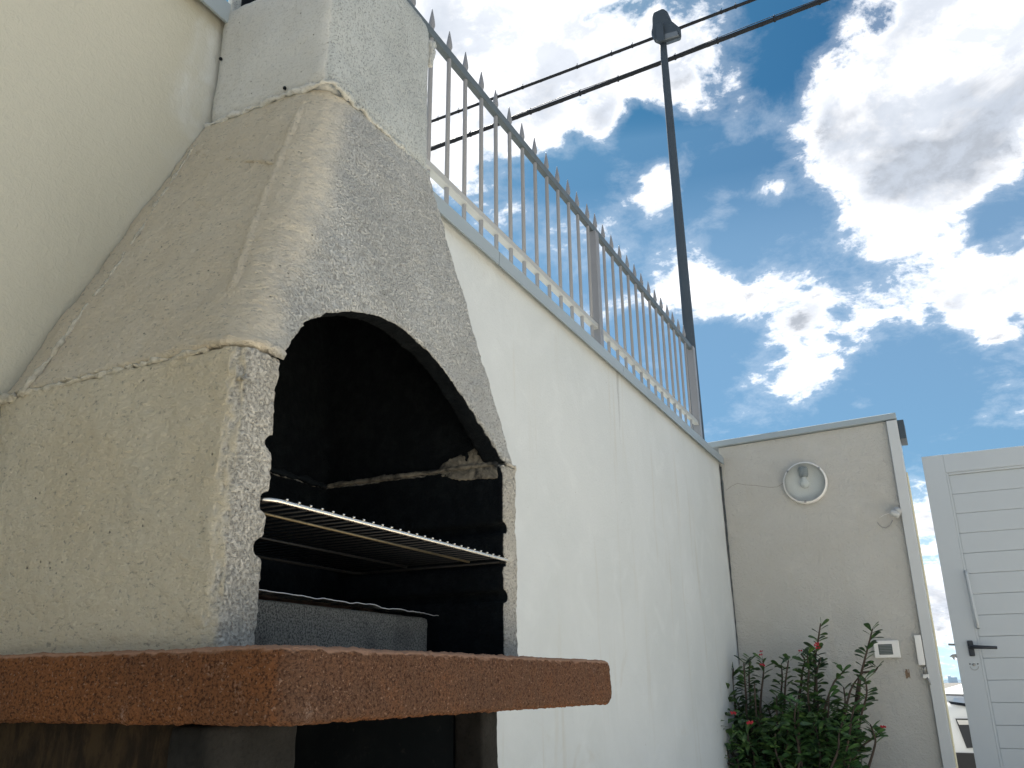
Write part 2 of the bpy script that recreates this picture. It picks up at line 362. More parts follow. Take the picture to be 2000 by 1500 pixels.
# terrace floor tiles near the camera
terr = bpy.data.objects['terrace']
bm = bmesh.new(); bx(bm, (-.247, -.247, 0), (.247, .247, .012), .003, 1); tile_me = mesh_of(bm); tile_me.materials.append(M_ground)
for i in range(14):
    for j in range(20):
        link('tile', tile_me, None, terr).location = (-1.08+.5*i, -3.75+.5*j, -.009+random.uniform(-.0008, .0008))
def sea_mat():
    m, t, P, b = begin('sea_water', .25, .5); b.inputs['Base Color'].default_value = (.03, .08, .12, 1); bump(t, b, t.noise(P, .05, 5), 1.0, .4); return m
bm = bmesh.new(); bmesh.ops.create_circle(bm, cap_ends=True, segments=64, radius=30000)
so = link('sea', mesh_of(bm), sea_mat(), kind='structure'); so.location = (0, 0, -12)
M_far = mat('far_haze_concrete', (.86, .88, .90), .9)
def tower(x, y, w, h, label):
    t = thing('distant_building', (x, y, -12), label, 'building', 'pale blocks on the horizon')
    bm = bmesh.new(); bx(bm, (-w/2, -8, 0), (w/2, 8, h)); link('wall', mesh_of(bm), M_far, t)
    bm = bmesh.new(); bx(bm, (-w/5, -4, h+.01), (w/5, 4, h+1.6)); link('roof_block', mesh_of(bm), M_far, t)
tower(onY(1853, 1315, 2600).x, 2600, 8, 20.5, 'taller of two tiny pale blocks on the horizon beside the gate')
tower(onY(1862, 1315, 2600).x, 2600, 14, 17.5, 'lower of two tiny pale blocks on the horizon beside the gate')

# ------------------------------------------------------------------ walls
WX = -1.33
sw = thing('side_wall', (WX, 2, 0), 'long whitewashed garden wall behind the barbecue, topped by a metal coping and spiked railing', 'wall')
bm = bmesh.new(); bx(bm, (WX-.22, -4, -.1), (WX, 6.2, 2.40))
bmesh.ops.subdivide_edges(bm, edges=[e for e in bm.edges if abs(e.verts[0].co.y-e.verts[1].co.y) > 1], cuts=400, use_grid_fill=True)
bmesh.ops.subdivide_edges(bm, edges=[e for e in bm.edges if abs(e.verts[0].co.z-e.verts[1].co.z) > 1 and abs(e.verts[0].co.x-WX) < .01], cuts=60, use_grid_fill=True)
for v in bm.verts:
    if abs(v.co.x-WX) < .01 and v.co.z < 2.39: v.co.x += noise.fractal(v.co*1.6, 1, 2, 4)*.006 - .002
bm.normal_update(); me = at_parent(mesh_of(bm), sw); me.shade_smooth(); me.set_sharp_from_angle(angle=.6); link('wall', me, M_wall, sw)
prof = [(-1.30, 2.376), (-1.297, 2.376), (-1.297, 2.421), (-1.583, 2.421), (-1.583, 2.376), (-1.580, 2.376), (-1.580, 2.417), (-1.30, 2.417)]
prof2 = [(-1.305, 2.372), (-1.297, 2.370), (-1.296, 2.424), (-1.44, 2.433), (-1.583, 2.422), (-1.583, 2.372), (-1.575, 2.372), (-1.575, 2.405), (-1.305, 2.405)]
for a, b_ in ((-4, -1.9), (-1.896, .3), (.304, 2.5), (2.504, 3.86), (3.864, 5.985)):
    bm = bmesh.new(); prism(bm, prof2, 'y', a, b_); me = at_parent(mesh_of(bm), sw); link('coping', me, M_flash, sw)

bw = thing('back_wall', (-.75, 6.1, 0), 'cream roughcast end wall carrying the round lamp, with the red flowering bush at its foot', 'wall')
def ztop(x): return 2.500+(x+1.33)*.030
bm = bmesh.new(); prism(bm, [(-1.327, -.1), (-.195, -.1), (-.195, ztop(-.195)), (-1.327, ztop(-1.327))], 'y', 6.0, 6.2)
me = at_parent(mesh_of(bm), bw); link('wall', me, M_back, bw)
bm = bmesh.new(); hull(bm, [(x, y, ztop(x)+dz_) for x in (-1.62, -.128) for y in (5.965, 6.235) for dz_ in (.004, .045)]); bmesh.ops.bevel(bm, geom=bm.edges[:], offset=.003, segments=1, affect='EDGES')
link('coping', at_parent(mesh_of(bm), bw), M_flash, bw)
bm = bmesh.new(); bx(bm, (-.1275, 6.02, ztop(-.13)-.125), (-.088, 6.225, ztop(-.13)+.005), .003); link('coping_end', at_parent(mesh_of(bm), bw), M_pole, bw)
crk = [onY(x, y, 5.9995) for x, y in ((1418, 958), (1428, 950), (1440, 944), (1455, 947), (1475, 948), (1490, 950), (1505, 952), (1518, 951), (1530, 944))]
bm = bmesh.new(); tube(bm, crk, .0011, 5); link('crack', at_parent(mesh_of(bm), bw), mat('crack_dirt', (.22, .19, .15), .9), bw)
M_mould = worn('mildew', (.10, .115, .12), .95, 0, .5, (.04, .04, .04), .5, 30, .001)
# mildewed open joint where the two walls meet
js = [(-1.3225, 5.993, 2.36-.03*i) for i in range(46)]
bm = bmesh.new(); tube(bm, [Vector(p)+Vector((noise.noise(Vector(p)*9)*.002, 0, 0)) for p in js], [max(.0015, .007*(1-i/50)+.004*noise.noise(Vector((0, 3, i*.6)))) for i in range(46)], 6)
link('open_joint', at_parent(mesh_of(bm), bw), M_mould, bw)
M_rust = worn('rusty_stain', (.28, .19, .12), .95, 0, .5, (.1, .07, .05), .6, 60, .002)
bm = bmesh.new()
p = onY(1773, 1318, 5.9985)
for k in range(5): bx(bm, (p.x-.012+.005*k, 5.996, p.z-.02+random.uniform(-.01, .01)), (p.x-.008+.005*k, 6.001, p.z+.015+random.uniform(-.01, .02)))
link('rust_mark', at_parent(mesh_of(bm), bw), M_rust, bw)

gp = thing('gate_post', (-.16, 6.05, 0), 'narrow white steel post at the free end of the cream wall, beside the gap', 'post')
bm = bmesh.new(); bx(bm, (-.193, 5.965, -.1), (-.128, 6.2, ztop(-.16)-.005), .004); link('post', at_parent(mesh_of(bm), gp), M_white, gp)
bm = bmesh.new(); bx(bm, (-.1275, 6.10, -.1), (-.118, 6.2, 2.2), .002); link('sunlit_edge', at_parent(mesh_of(bm), gp), worn('sunlit_cream', (.78, .72, .52), .5), gp)  # cream strip painted as the sunlit edge of the post

# ------------------------------------------------------------------ railing
RX = -1.42
rl = thing('railing', (RX, 3.8, 2.42), 'pale metal railing of spear-topped bars standing on the long wall', 'railing')
bm = bmesh.new(); r0 = .0088
lathe(bm, [(0, -.01), (r0, -.01), (r0, .84), (r0*1.45, .853), (r0*1.35, .868), (r0*.9, .895), (.0015, .932), (0, .934)], 10)
bar_me = mesh_of(bm, smooth=True); bar_me.materials.append(M_rail)
ys = [2.055+.1315*k for k in range(14)] + [3.88] + [4.014+.1353*k for k in range(13)]
ys = [1.92] + ys
for y in ys:
    o = link('bar', bar_me, None, rl); o.location = (random.uniform(-.001, .001), y-3.8, random.uniform(-.002, .002)); o.rotation_euler = (random.uniform(-.003, .003), random.uniform(-.003, .003), 0)
M_lowrail = worn('lower_rail_lit', (.42, .42, .40), .45, 0, .25, (.3, .28, .25), .25, 12, .0003)  # lighter copy of the railing paint: bounce light put into the colour
M_toprail = worn('top_rail_shaded', (.10, .125, .14), .45, 0, .25, (.3, .28, .25), .25, 12, .0003)  # darker copy of the railing paint: shaded underside put into the colour
for z0, z1, dx in ((3.213, 3.251, .009), (2.632, 2.660, .012)):
    bm = bmesh.new(); bx(bm, (RX-dx-.0045, 1.80, z0), (RX+dx+.004, 5.83, z1), .0025); link('rail', at_parent(mesh_of(bm), rl), M_toprail if z0 > 3 else M_lowrail, rl)
for y in (1.80, 3.845, 5.81):
    bm = bmesh.new(); bx(bm, (RX-.025, y-.025, 2.426), (RX+.025, y+.025, 3.212 if y < 5 else 3.24), .003); link('post', at_parent(mesh_of(bm), rl), M_rail, rl)

# ------------------------------------------------------------------ street lamp
sl = thing('street_lamp', (-1.69, 6.94, 0), 'tall dark tapered lamp post rising beyond the far end of the railing', 'street lamp')
bm = bmesh.new(); N = 14
tube(bm, [(0, -.005*i, -.15+7.5*i/N) for i in range(N+1)], [.064-.030*i/N for i in range(N+1)], 16, cap=True)
link('pole', mesh_of(bm, smooth=True), M_pole, sl)
HY = 6.86
head = [(1277, 27), (1297, 18), (1304, 23), (1314, 45), (1330, 56), (1331, 72), (1301, 83), (1287, 86), (1279, 83), (1272, 69), (1276, 55), (1274, 38)]
bm = bmesh.new(); P3 = [onY(x, y, HY) for x, y in head]; ctr = sum(P3, Vector())/len(P3)
A = [bm.verts.new(ctr+(p-ctr)*.86+Vector((0, -.05, 0))) for p in P3]; B = [bm.verts.new(p) for p in P3]; C_ = [bm.verts.new(ctr+(p-ctr)*.8+Vector((0, .12, .03))) for p in P3]
n = len(P3); bm.faces.new(A); bm.faces.new(C_[::-1])
for i in range(n):
    bm.faces.new((A[i], B[i], B[(i+1) % n], A[(i+1) % n])); bm.faces.new((B[i], C_[i], C_[(i+1) % n], B[(i+1) % n]))
bmesh.ops.bevel(bm, geom=bm.edges[:], offset=.006, segments=2, affect='EDGES')
link('lamp_head', at_parent(mesh_of(bm, smooth=False), sl), M_pole, sl)
bm = bmesh.new(); q = [onY(x, y, HY-.056) for x, y in ((1292, 68), (1322, 60), (1325, 68), (1298, 76))]
hull(bm, [v for p in q for v in (p, p+Vector((0, .02, 0)))]); link('lens', at_parent(mesh_of(bm), sl), mat('lamp_glass', (.16, .19, .22), .2), sl)
bm = bmesh.new(); bx(bm, onY(1289, 82, HY-.08)+Vector((-.03, -.01, 0)), onY(1291, 45, HY-.08)+Vector((.02, .02, 0)), .006); link('bracket', at_parent(mesh_of(bm), sl), M_pole, sl)

# ------------------------------------------------------------------ overhead cables
def cable(pa, pb, rad, label, strand):
    a = onY(*pa, 7.25); b_ = onY(*pb, 7.25); d = (b_-a); a2 = a-d*1.2; b2 = b_+d*1.2; mid_t = .5
    t = thing('overhead_cable', (a+b_)/2, label, 'cable', 'overhead cables crossing the sky')
    N = 80; pts = []
    def pt(s):
        base = a+(b_-a)*s; sag = .05*((s-.5)**2-.25)*d.length*.18; return base+Vector((0, 0, sag))
    pts = [pt(-1.2+3.4*i/N) for i in range(N+1)]
    bm = bmesh.new(); tube(bm, [p-t.location for p in pts], rad, 10); link('sheath', mesh_of(bm, smooth=True), M_cable, t)
    bm = bmesh.new(); NN = 700; sp = []
    for i in range(NN+1):
        s = -1.2+3.4*i/NN; an = i*.5; sp.append(pt(s)-t.location+Vector((0, math.cos(an), math.sin(an)))*rad*.9)
    tube(bm, sp, rad*.20, 5); link('wound_wire', mesh_of(bm, smooth=True), M_cable, t)
    if strand:
        bm = bmesh.new(); tube(bm, [pt(-1.2+3.4*i/N)-t.location+Vector((0, 0, rad*1.15+.018*(.5+.5*math.sin(i*.55)))) for i in range(N+1)], .004, 5)
        link('messenger_wire', mesh_of(bm, smooth=True), M_cable, t)
    bm = bmesh.new(); tube(bm, [(0, 0, rad*.7), (.006, 0, rad+.03)], .004, 5); bx(bm, (-.010, -rad*.9, -rad*1.03), (.010, rad*.9, rad*1.03), .003, 1)
    tie = mesh_of(bm); tie.materials.append(M_cable)
    for i in range(19):
        o = link('wire_tie', tie, None, t); o.location = pt(-.5+2.0*(i+random.uniform(-.48, .48))/19)-t.location
cable((843, 237), (1470, 0), .017, 'thinner upper one of two black cables crossing the sky past the lamp head', False)
cable((840, 292), (1610, 0), .023, 'thicker lower one of two black cables crossing the sky below the lamp head', True)

# ------------------------------------------------------------------ barbecue
BB = thing('barbecue', (-1.0, 1.2, 0), 'masonry garden barbecue with sooty arched opening, tapering hood and terracotta shelf', 'barbecue')
FX, YL, YR = -.80, .787, 1.625
ZS, ZJ = .944, 1.343
inY0, inY1, inX = .861, 1.553, -1.27
# body with grill slots
adds = [lambda bm: hull(bm, [(x, y, z) for z in (ZS-.004, ZJ-.002) for (x, y) in ((-1.327, .797), (-1.27, .787), (-.822, .787), (FX+.002, .800), (FX, 1.612), (-.812, 1.63), (-1.327, 1.63))])]
subs = [lambda bm: bx(bm, (inX, inY0, ZS-.1), (-.6, inY1, ZJ+.1))]
def slot(y0, y1, z0, z1, tilt):
    return lambda bm: hull(bm, [(x, y, z) for x in (-1.24, -.6) for (y, z) in ((y0, z0+tilt), (y0, z1), (y1, z0-.002), (y1, z1+.004))])
for zc_ in (1.216, 1.133, 1.072):
    subs.append(slot(.846, .868, zc_-.013, zc_+.010, .006))
for zc_ in (1.206, 1.137, 1.068):
    subs.append(slot(1.572, 1.545, zc_-.010, zc_+.008, .0))
me = solid(adds, subs, .0045, 2); roughen(me, [(9, .0035, 3), (48, .0019, 3), (100, .0022, 2)])
def split_soot(me, fn):
    """soot on the inner faces of a hollow piece, kept as a soft per-vertex amount"""
    n = len(me.vertices); c = np.empty(n*3, 'f'); me.vertices.foreach_get('co', c); c = c.reshape(-1, 3)
    nn = np.empty(n*3, 'f'); me.vertex_normals.foreach_get('vector', nn); nn = nn.reshape(-1, 3)
    f = fn(c, nn).astype('f'); e = np.empty(len(me.edges)*2, 'i'); me.edges.foreach_get('vertices', e); e = e.reshape(-1, 2)
    for _ in range(2):
        a = f.copy(); k = np.ones(n, 'f'); np.add.at(a, e[:, 0], f[e[:, 1]]); np.add.at(a, e[:, 1], f[e[:, 0]]); np.add.at(k, e[:, 0], 1); np.add.at(k, e[:, 1], 1); f = a/k
    at = me.attributes.new('soot', 'FLOAT', 'POINT'); at.data.foreach_set('value', f); me.update()
me.materials.append(M_body)
split_soot(me, lambda c, nn: (c[:, 0] > -1.30) & ((c[:, 0] < FX-.010) | ((c[:, 0] < FX-.001) & (nn[:, 0] < .5))) & (c[:, 1] > YL+.048) & (c[:, 1] < 1.60) & (c[:, 2] < 1.335))
link('firebox', at_parent(me, BB), None, BB)
# hood
hb = [(-1.327, .795), (-1.27, .785), (-.866, .785), (-.838, .789), (-.815, .803), (FX-.001, .830), (FX+.003, .875), (FX+.003, 1.595), (-.815, 1.622), (-1.327, 1.622)]
ht = [(-1.327, 1.123), (-1.20, 1.123), (-1.058, 1.127), (-1.028, 1.134), (-1.0, 1.152), (-.982, 1.185), (-.975, 1.235), (-.975, 1.500), (-.99, 1.53), (-1.327, 1.53)]
ZT = 2.085
def shrink(pts, d):
    cx = sum(p[0] for p in pts)/len(pts); cy = sum(p[1] for p in pts)/len(pts); o = []
    for x, y in pts:
        sx = min(d, abs(x-cx)); sy = min(d, abs(y-cy)); o.append((x-math.copysign(sx, x-cx), y-math.copysign(sy, y-cy)))
    return o
adds = [lambda bm: hull(bm, [(*p, ZJ+.004) for p in hb]+[(*p, ZT) for p in ht])]
hbi = [(inX, inY0-.01), (-.848, inY0-.01), (-.832, inY0+.02), (-.832, inY1+.01), (inX, inY1+.01)]; hti = [(-1.27, 1.19), (-1.06, 1.19), (-1.022, 1.22), (-1.022, 1.47), (-1.27, 1.47)]
arch = [(.861, 1.20), (.866, 1.352), (.892, 1.386), (.935, 1.430), (.993, 1.470), (1.071, 1.506), (1.154, 1.531), (1.215, 1.538), (1.256, 1.534), (1.31, 1.522), (1.357, 1.503), (1.438, 1.449), (1.501, 1.396), (1.540, 1.362), (1.556, 1.342), (1.556, 1.20)]
subs = [lambda bm: hull(bm, [(*p, ZJ-.05) for p in hbi]+[(*p, ZT+.05) for p in hti]), lambda bm: prism(bm, arch, 'x', -1.0, -.6)]
me = solid(adds, subs, .005, 3); roughen(me, [(7, .005, 3), (40, .0018, 3), (90, .0016, 2)])
# swollen lip over the front left corner
nV = len(me.vertices); co = np.empty(nV*3, 'f'); me.vertices.foreach_get('co', co); co = co.reshape(-1, 3)
w = np.clip(1-(co[:, 2]-ZJ)/.05, 0, 1)**1.5*np.clip((.98-co[:, 1])/.08, 0, 1)*np.clip((co[:, 0]+.90)/.03, 0, 1)*(co[:, 0] > -.9)
co[:, 0] += w*.010; co[:, 1] -= w*.006; me.vertices.foreach_set('co', co.ravel()); me.update()
me.materials.append(M_hood)
def hood_in(c, nn):
    t = np.clip((c[:, 2]-ZJ)/(ZT-ZJ), 0, 1)
    fx = FX+t*(-.975-FX); yl = .785+t*(1.125-.785); yr = 1.62+t*(1.53-1.62)
    az = np.interp(c[:, 1], [a[0]+1e-4*i for i, a in enumerate(arch)], [a[1] for a in arch], left=0, right=0)
    ys_ = [a[0]+1e-4*i for i, a in enumerate(arch)]; zs_ = [a[1] for a in arch]
    az = np.maximum(np.interp(c[:, 1]-.011, ys_, zs_, left=0, right=0), np.interp(c[:, 1]+.011, ys_, zs_, left=0, right=0))
    rim = (c[:, 2] < az+.007) & (c[:, 1] > .852)
    return ((c[:, 0] < fx-.034) | ((c[:, 0] < fx-.001) & rim & (nn[:, 0] < .55))) & (c[:, 0] > -1.30) & (c[:, 1] > yl+.032) & (c[:, 1] < yr-.032) & (c[:, 2] < ZT-.02) | ((c[:, 2] < ZJ+.03) & (nn[:, 2] < -.7) & (c[:, 0] < FX-.03) & (c[:, 1] > inY0-.03))
split_soot(me, hood_in)
link('hood', at_parent(me, BB), None, BB)
# chimney shaft
SY0, SY1, SX, ZC = 1.125, 1.522, -.98, 2.545
adds = [lambda bm: bx(bm, (-1.327, SY0, ZT+.003), (SX, SY1, ZC), .03, 3)]
subs = [lambda bm: bx(bm, (-1.292, SY0-.1, 2.405), (-1.04, SY1+.1, 2.60)), lambda bm: bx(bm, (-1.27, SY0+.05, ZT-.1), (-1.05, SY1-.05, 2.70))]
me = solid(adds, subs, .0055, 3); roughen(me, [(8, .0035, 3), (60, .0009, 2)])
me.materials.append(M_shaft); split_soot(me, lambda c, nn: (c[:, 0] > -1.30) & (c[:, 0] < SX-.035) & (c[:, 1] > SY0+.03) & (c[:, 1] < SY1-.03) & (c[:, 2] < ZC-.01))
sh = link('chimney_shaft', at_parent(me, BB), None, BB)
for p in (onY(431, 115, SY0-.002), onY(556, 172, SY0-.003)):
    bm = bmesh.new(); bmesh.ops.create_icosphere(bm, subdivisions=2, radius=.0042, matrix=Matrix.Translation(p)); link('bore_hole', at_parent(mesh_of(bm), BB), M_soot_shade, BB)
# lump of mortar on the right edge of the shaft
adds = [lambda bm: bx(bm, (-1.03, 1.518, 2.455), (-.978, 1.536, 2.505), .006, 2), lambda bm: bx(bm, (-1.0, 1.516, 2.42), (-.980, 1.530, 2.47), .006, 2)]
me = solid(adds, [], .003, 3); roughen(me, [(60, .004, 3)]); link('mortar_lump', at_parent(me, BB), M_shaft, BB)
# shelf
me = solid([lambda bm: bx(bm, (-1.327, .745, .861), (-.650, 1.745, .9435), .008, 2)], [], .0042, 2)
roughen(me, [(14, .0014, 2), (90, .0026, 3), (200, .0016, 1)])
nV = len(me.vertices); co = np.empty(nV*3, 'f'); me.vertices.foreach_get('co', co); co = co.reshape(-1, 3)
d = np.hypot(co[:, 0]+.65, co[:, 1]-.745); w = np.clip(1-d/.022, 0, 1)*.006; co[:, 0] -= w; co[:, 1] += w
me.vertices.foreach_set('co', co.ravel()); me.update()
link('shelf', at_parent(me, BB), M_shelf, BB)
# base
def leg_mat():  # near-black cement: the deep shade below the shelf is painted in
    m, t, P, b = begin('base_cement_shaded', .92, .2); n = t.noise(P, 20, 5); k = t.noise(P, 140, 4, .6)
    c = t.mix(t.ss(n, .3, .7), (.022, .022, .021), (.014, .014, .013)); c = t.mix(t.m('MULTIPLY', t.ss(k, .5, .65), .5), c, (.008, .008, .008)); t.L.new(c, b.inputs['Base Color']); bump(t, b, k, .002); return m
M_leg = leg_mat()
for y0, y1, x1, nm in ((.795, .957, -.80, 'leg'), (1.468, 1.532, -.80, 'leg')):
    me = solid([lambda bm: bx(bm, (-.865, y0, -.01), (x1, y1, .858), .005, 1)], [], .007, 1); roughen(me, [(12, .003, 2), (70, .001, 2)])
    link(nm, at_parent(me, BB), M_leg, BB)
def panel_mat():  # brown panel, darkened in its colour by the shelf's shade
    m, t, P, b = begin('shaded_side_panel', .9, .2); n = t.noise(t.scl(P, (14, 14, 4)), 2.5, 6, .7, .6); k = t.noise(P, 60, 4, .6)
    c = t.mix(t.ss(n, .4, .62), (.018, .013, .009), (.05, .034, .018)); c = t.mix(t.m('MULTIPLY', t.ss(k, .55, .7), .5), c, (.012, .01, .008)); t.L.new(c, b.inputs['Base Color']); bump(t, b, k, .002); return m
M_panel = panel_mat()
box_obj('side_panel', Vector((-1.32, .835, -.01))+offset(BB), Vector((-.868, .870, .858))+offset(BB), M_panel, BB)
box_obj('side_panel', Vector((-1.32, 1.475, -.01))+offset(BB), Vector((-.868, 1.525, .858))+offset(BB), M_soot_shade, BB)  # here and the next two: the void's deep shade painted as black
box_obj('back_panel', Vector((-1.327, .872, -.01))+offset(BB), Vector((-1.27, 1.473, .858))+offset(BB), M_soot_shade, BB)
box_obj('base_slab', Vector((-1.326, .79, -.01))+offset(BB), Vector((-.78, 1.54, .06))+offset(BB), M_soot_shade, BB)
# mortar joints: lumpy ropes of mortar pressed into the seams
def joint(pts, rad, mt, amp=1.0, flat=None, seedv=0, name='mortar_joint'):
    P = [Vector(p) for p in pts]; out = []
    for a, b_ in zip(P, P[1:]):
        k = max(2, int((b_-a).length/.004)); out += [a.lerp(b_, i/k) for i in range(k)]
    out.append(P[-1]); rr = []
    for i, p in enumerate(out):
        q = p*26+Vector((seedv, 0, 0)); rr.append(max(.0012, rad*(1+amp*.75*noise.fractal(q, 1, 2, 3))))
        out[i] = p+Vector((noise.noise(p*35), noise.noise(p*35+Vector((9, 9, 9))), noise.noise(p*35+Vector((20, 3, 1)))))*rad*.7*amp
    bm = bmesh.new(); tube(bm, out, rr, 12)
    for v in bm.verts: v.co += Vector((noise.noise(v.co*130), noise.noise(v.co*130+Vector((5, 5, 5))), noise.noise(v.co*130+Vector((8, 1, 4)))))*rad*.45*amp + Vector((noise.noise(v.co*330), noise.noise(v.co*330+Vector((3, 5, 5))), noise.noise(v.co*330+Vector((8, 7, 4)))))*.0022*amp
    return link(name, at_parent(mesh_of(bm, smooth=True), BB), mt, BB)
# seam under the hood, left face and front corner
joint([(-1.325, .791, ZJ+.001), (-1.275, .786, ZJ)], .009, M_mortar, 1.3)
joint([(-1.27, .7905, ZJ+.001), (-1.0, .791, ZJ+.002), (-.865, .7905, ZJ+.002)], .0052, M_mortar, 1.2, seedv=4)
joint([(-.866, .787, ZJ+.008), (-.835, .795, ZJ+.010), (-.802, .822, ZJ+.012), (-.795, .86, ZJ+.004)], .0065, M_hood, .9, seedv=7)
joint([(-.845, .795, ZJ-.010), (-.822, .799, ZJ-.016), (-.810, .806, ZJ-.03), (-.806, .802, ZJ-.055)], .006, M_body, 1.3, seedv=9)
joint([(-.798, 1.562, ZJ+.001), (-.798, 1.605, ZJ+.001), (-.812, 1.628, ZJ)], .004, M_body, .8, seedv=11)
# joint of the rear hood slab, running up the left slope
def on_left(x, y, out=.0005):
    # plane of the left slope of the hood
    a = Vector((-.866, .785, ZJ)); b_ = Vector((-1.27, .785, ZJ)); c = Vector((-1.052, 1.127, ZT)); n_ = (b_-a).cross(c-a).normalized()
    d = ray(x, y); tt = (a-CP).dot(n_)/d.dot(n_); return CP+d*tt+(n_ if n_.y < 0 else -n_)*out
joint([on_left(x, y) for x, y in ((48, 769), (90, 712), (140, 645), (190, 575), (240, 508), (290, 430), (340, 350), (384, 286))], .0044, M_mortar, 1.25, seedv=14)
joint([on_left(x, y, .0) for x, y in ((388, 300), (430, 311), (480, 316), (538, 318))], .0028, M_hood, 1.2, seedv=17)
# ridge thickening and joint under the shaft
joint([on_left(x, y, -.0072) for x, y in ((412, 672), (450, 560), (500, 420), (548, 300), (575, 235), (592, 196))], .010, M_hood, .35, seedv=21)
joint([(-1.32, 1.121, ZT+.001), (-1.15, 1.121, ZT), (-1.05, 1.123, ZT), (-.995, 1.124, ZT+.002), (-.976, 1.14, ZT+.004), (-.975, 1.2, ZT), (-.976, 1.4, ZT), (-.978, 1.51, ZT)], .0058, M_shaft, 1.2, seedv=25)
# seam inside the firebox, scorched
joint([(-.815, inY1-.001, ZJ), (-.95, inY1-.001, ZJ), (-1.262, inY1-.001, ZJ)], .0055, M_scorch, .55, seedv=31)
joint([(-1.268, inY1-.002, ZJ), (-1.268, 1.2, ZJ), (-1.268, inY0, ZJ)], .006, M_soot_shade, .8, seedv=33)
me = solid([lambda bm: hull(bm, [(x, inY1+.004-dd, z) for dd in (0, .006) for (x, z) in ((-.812, 1.31), (-.812, 1.375), (-.86, 1.385), (-.95, 1.36), (-.97, 1.335), (-.90, 1.315))])], [], .003, 2)
roughen(me, [(22, .0025, 3), (110, .002, 2)]); link('mortar_patch', at_parent(me, BB), M_scorch, BB)
# ember block inside
me = solid([lambda bm: bx(bm, (-1.00, .90, ZS), (-.945, 1.503, 1.028), .004, 1)], [], .004, 1); roughen(me, [(100, .001, 2)])
link('ember_block', at_parent(me, BB), M_block, BB)

# foil lying over the block
fo = thing('foil_sheet', (-.98, 1.2, 1.03), 'crumpled strip of silver foil lying on the block inside the barbecue', 'foil')
def foil_z(x, y):
    t_ = (y-.905)/.62
    return .0030+.0055*(1-t_)*(x > -1.0)+.0040*noise.fractal(Vector((x*10, y*13, 2)), 1, 2, 4)+.003*abs(noise.noise(Vector((x*30, y*22, 1))))
bm = bmesh.new(); NX, NY = 10, 110; G = {}
for i in range(NX+1):
    for j in range(NY+1):
        x = -1.02+.088*i/NX; y = .905+.615*j/NY
        G[i, j] = bm.verts.new((x+.98+.003*noise.noise(Vector((0, y*30, 4))), y-1.2, foil_z(x, y)+.001))
for i in range(NX):
    for j in range(NY): bm.faces.new((G[i, j], G[i+1, j], G[i+1, j+1], G[i, j+1]))
edge = [G[NX, j].co.copy() for j in range(NY+1)]
link('sheet', mesh_of(bm), M_foil, fo)
bm = bmesh.new(); tube(bm, edge, .0007, 6); link('edge_glint', mesh_of(bm, smooth=True), mat('foil_glint', (.82, .82, .82), .45, .6), fo)  # thin bright tube added as the glint along the front edge

# ------------------------------------------------------------------ grill rack
GZ = 1.1375
gr = thing('grill_rack', (-.99, 1.21, GZ), 'chrome wire cooking grid resting in the middle slots of the barbecue', 'grill')
gx0, gx1, gy0, gy1, rc = -1.18, -.792, .853, 1.570, .022
loop = []
for cx, cy, a0 in ((gx1-rc, gy1-rc, 0), (gx0+rc, gy1-rc, 90), (gx0+rc, gy0+rc, 180), (gx1-rc, gy0+rc, 270)):
    for k in range(7):
        a = math.radians(a0+15*k); loop.append(Vector((cx+rc*math.cos(a), cy+rc*math.sin(a), GZ))-gr.location)
half = [p for p in loop[19:]]+[p for p in loop[:7]]
front = loop[21:28]+loop[0:7]; back = loop[6:22]
tube_obj('front_rod', front, .0032, M_chrome, gr, 10); tube_obj('rear_frame', back, .0030, M_sootmetal, gr, 8)
M_rod2 = worn('tarnished_rod', (.22, .18, .11), .5, 1.0, .6, (.015, .013, .01), 1.0, 18, .0004)
for x_, m_ in ((-.868, M_rod2), (-1.02, M_sootmetal)):
    tube_obj('cross_rod', [Vector((x_, .885, GZ-.0005))-gr.location, Vector((x_, 1.53, GZ-.0005))-gr.location], .0024, m_, gr)
bm = bmesh.new(); tube(bm, [(-1.176, 0, GZ+.0045), (-.800, 0, GZ+.0045)], .0014, 6); wm = mesh_of(bm, smooth=True); wm.materials.append(M_sootmetal)
bm = bmesh.new(); tube(bm, [(-.7998, 0, GZ+.0045), (-.792, 0, GZ+.0048), (-.7885, 0, GZ+.0040)], .0015, 6); wt = mesh_of(bm, smooth=True); wt.materials.append(M_chrome)
for k in range(27):
    o = link('wire', wm, None, gr); o.location = (0-gr.location.x, .887+.02512*k-gr.location.y, -gr.location.z)
    link('wire_tip', wt, None, o)

# ------------------------------------------------------------------ things on the back wall
lp = thing('bulkhead_lamp', (-.757, 6.0, 2.175), 'round bulkhead lamp with clear glass on the cream end wall', 'wall lamp')
RM = Matrix.Rotation(math.radians(90), 4, 'X')     # z -> -y
bm = bmesh.new(); lathe(bm, [(0, 0), (.140, 0), (.145, .006), (.145, .030), (.142, .040), (.137, .046), (.132, .046), (.130, .030), (0, .012)], 48, RM); link('housing', mesh_of(bm, smooth=True), M_plastic, lp)
M_refl = worn('lamp_reflector', (.88, .90, .89), .4, 0, .2, (.3, .3, .3), .3, 20, .0003)
bm = bmesh.new(); lathe(bm, [(0, .014), (.10, .016), (.129, .032)], 40, RM); link('reflector', mesh_of(bm, smooth=True), M_refl, lp)
def glass():
    m = mat('clear_glass', (.92, .95, .95), .06); b = m.node_tree.nodes['Principled BSDF']; b.inputs['Transmission Weight'].default_value = 1.0; b.inputs['IOR'].default_value = 1.12
    b.inputs['Roughness'].default_value = .22; return m
M_glass = glass()
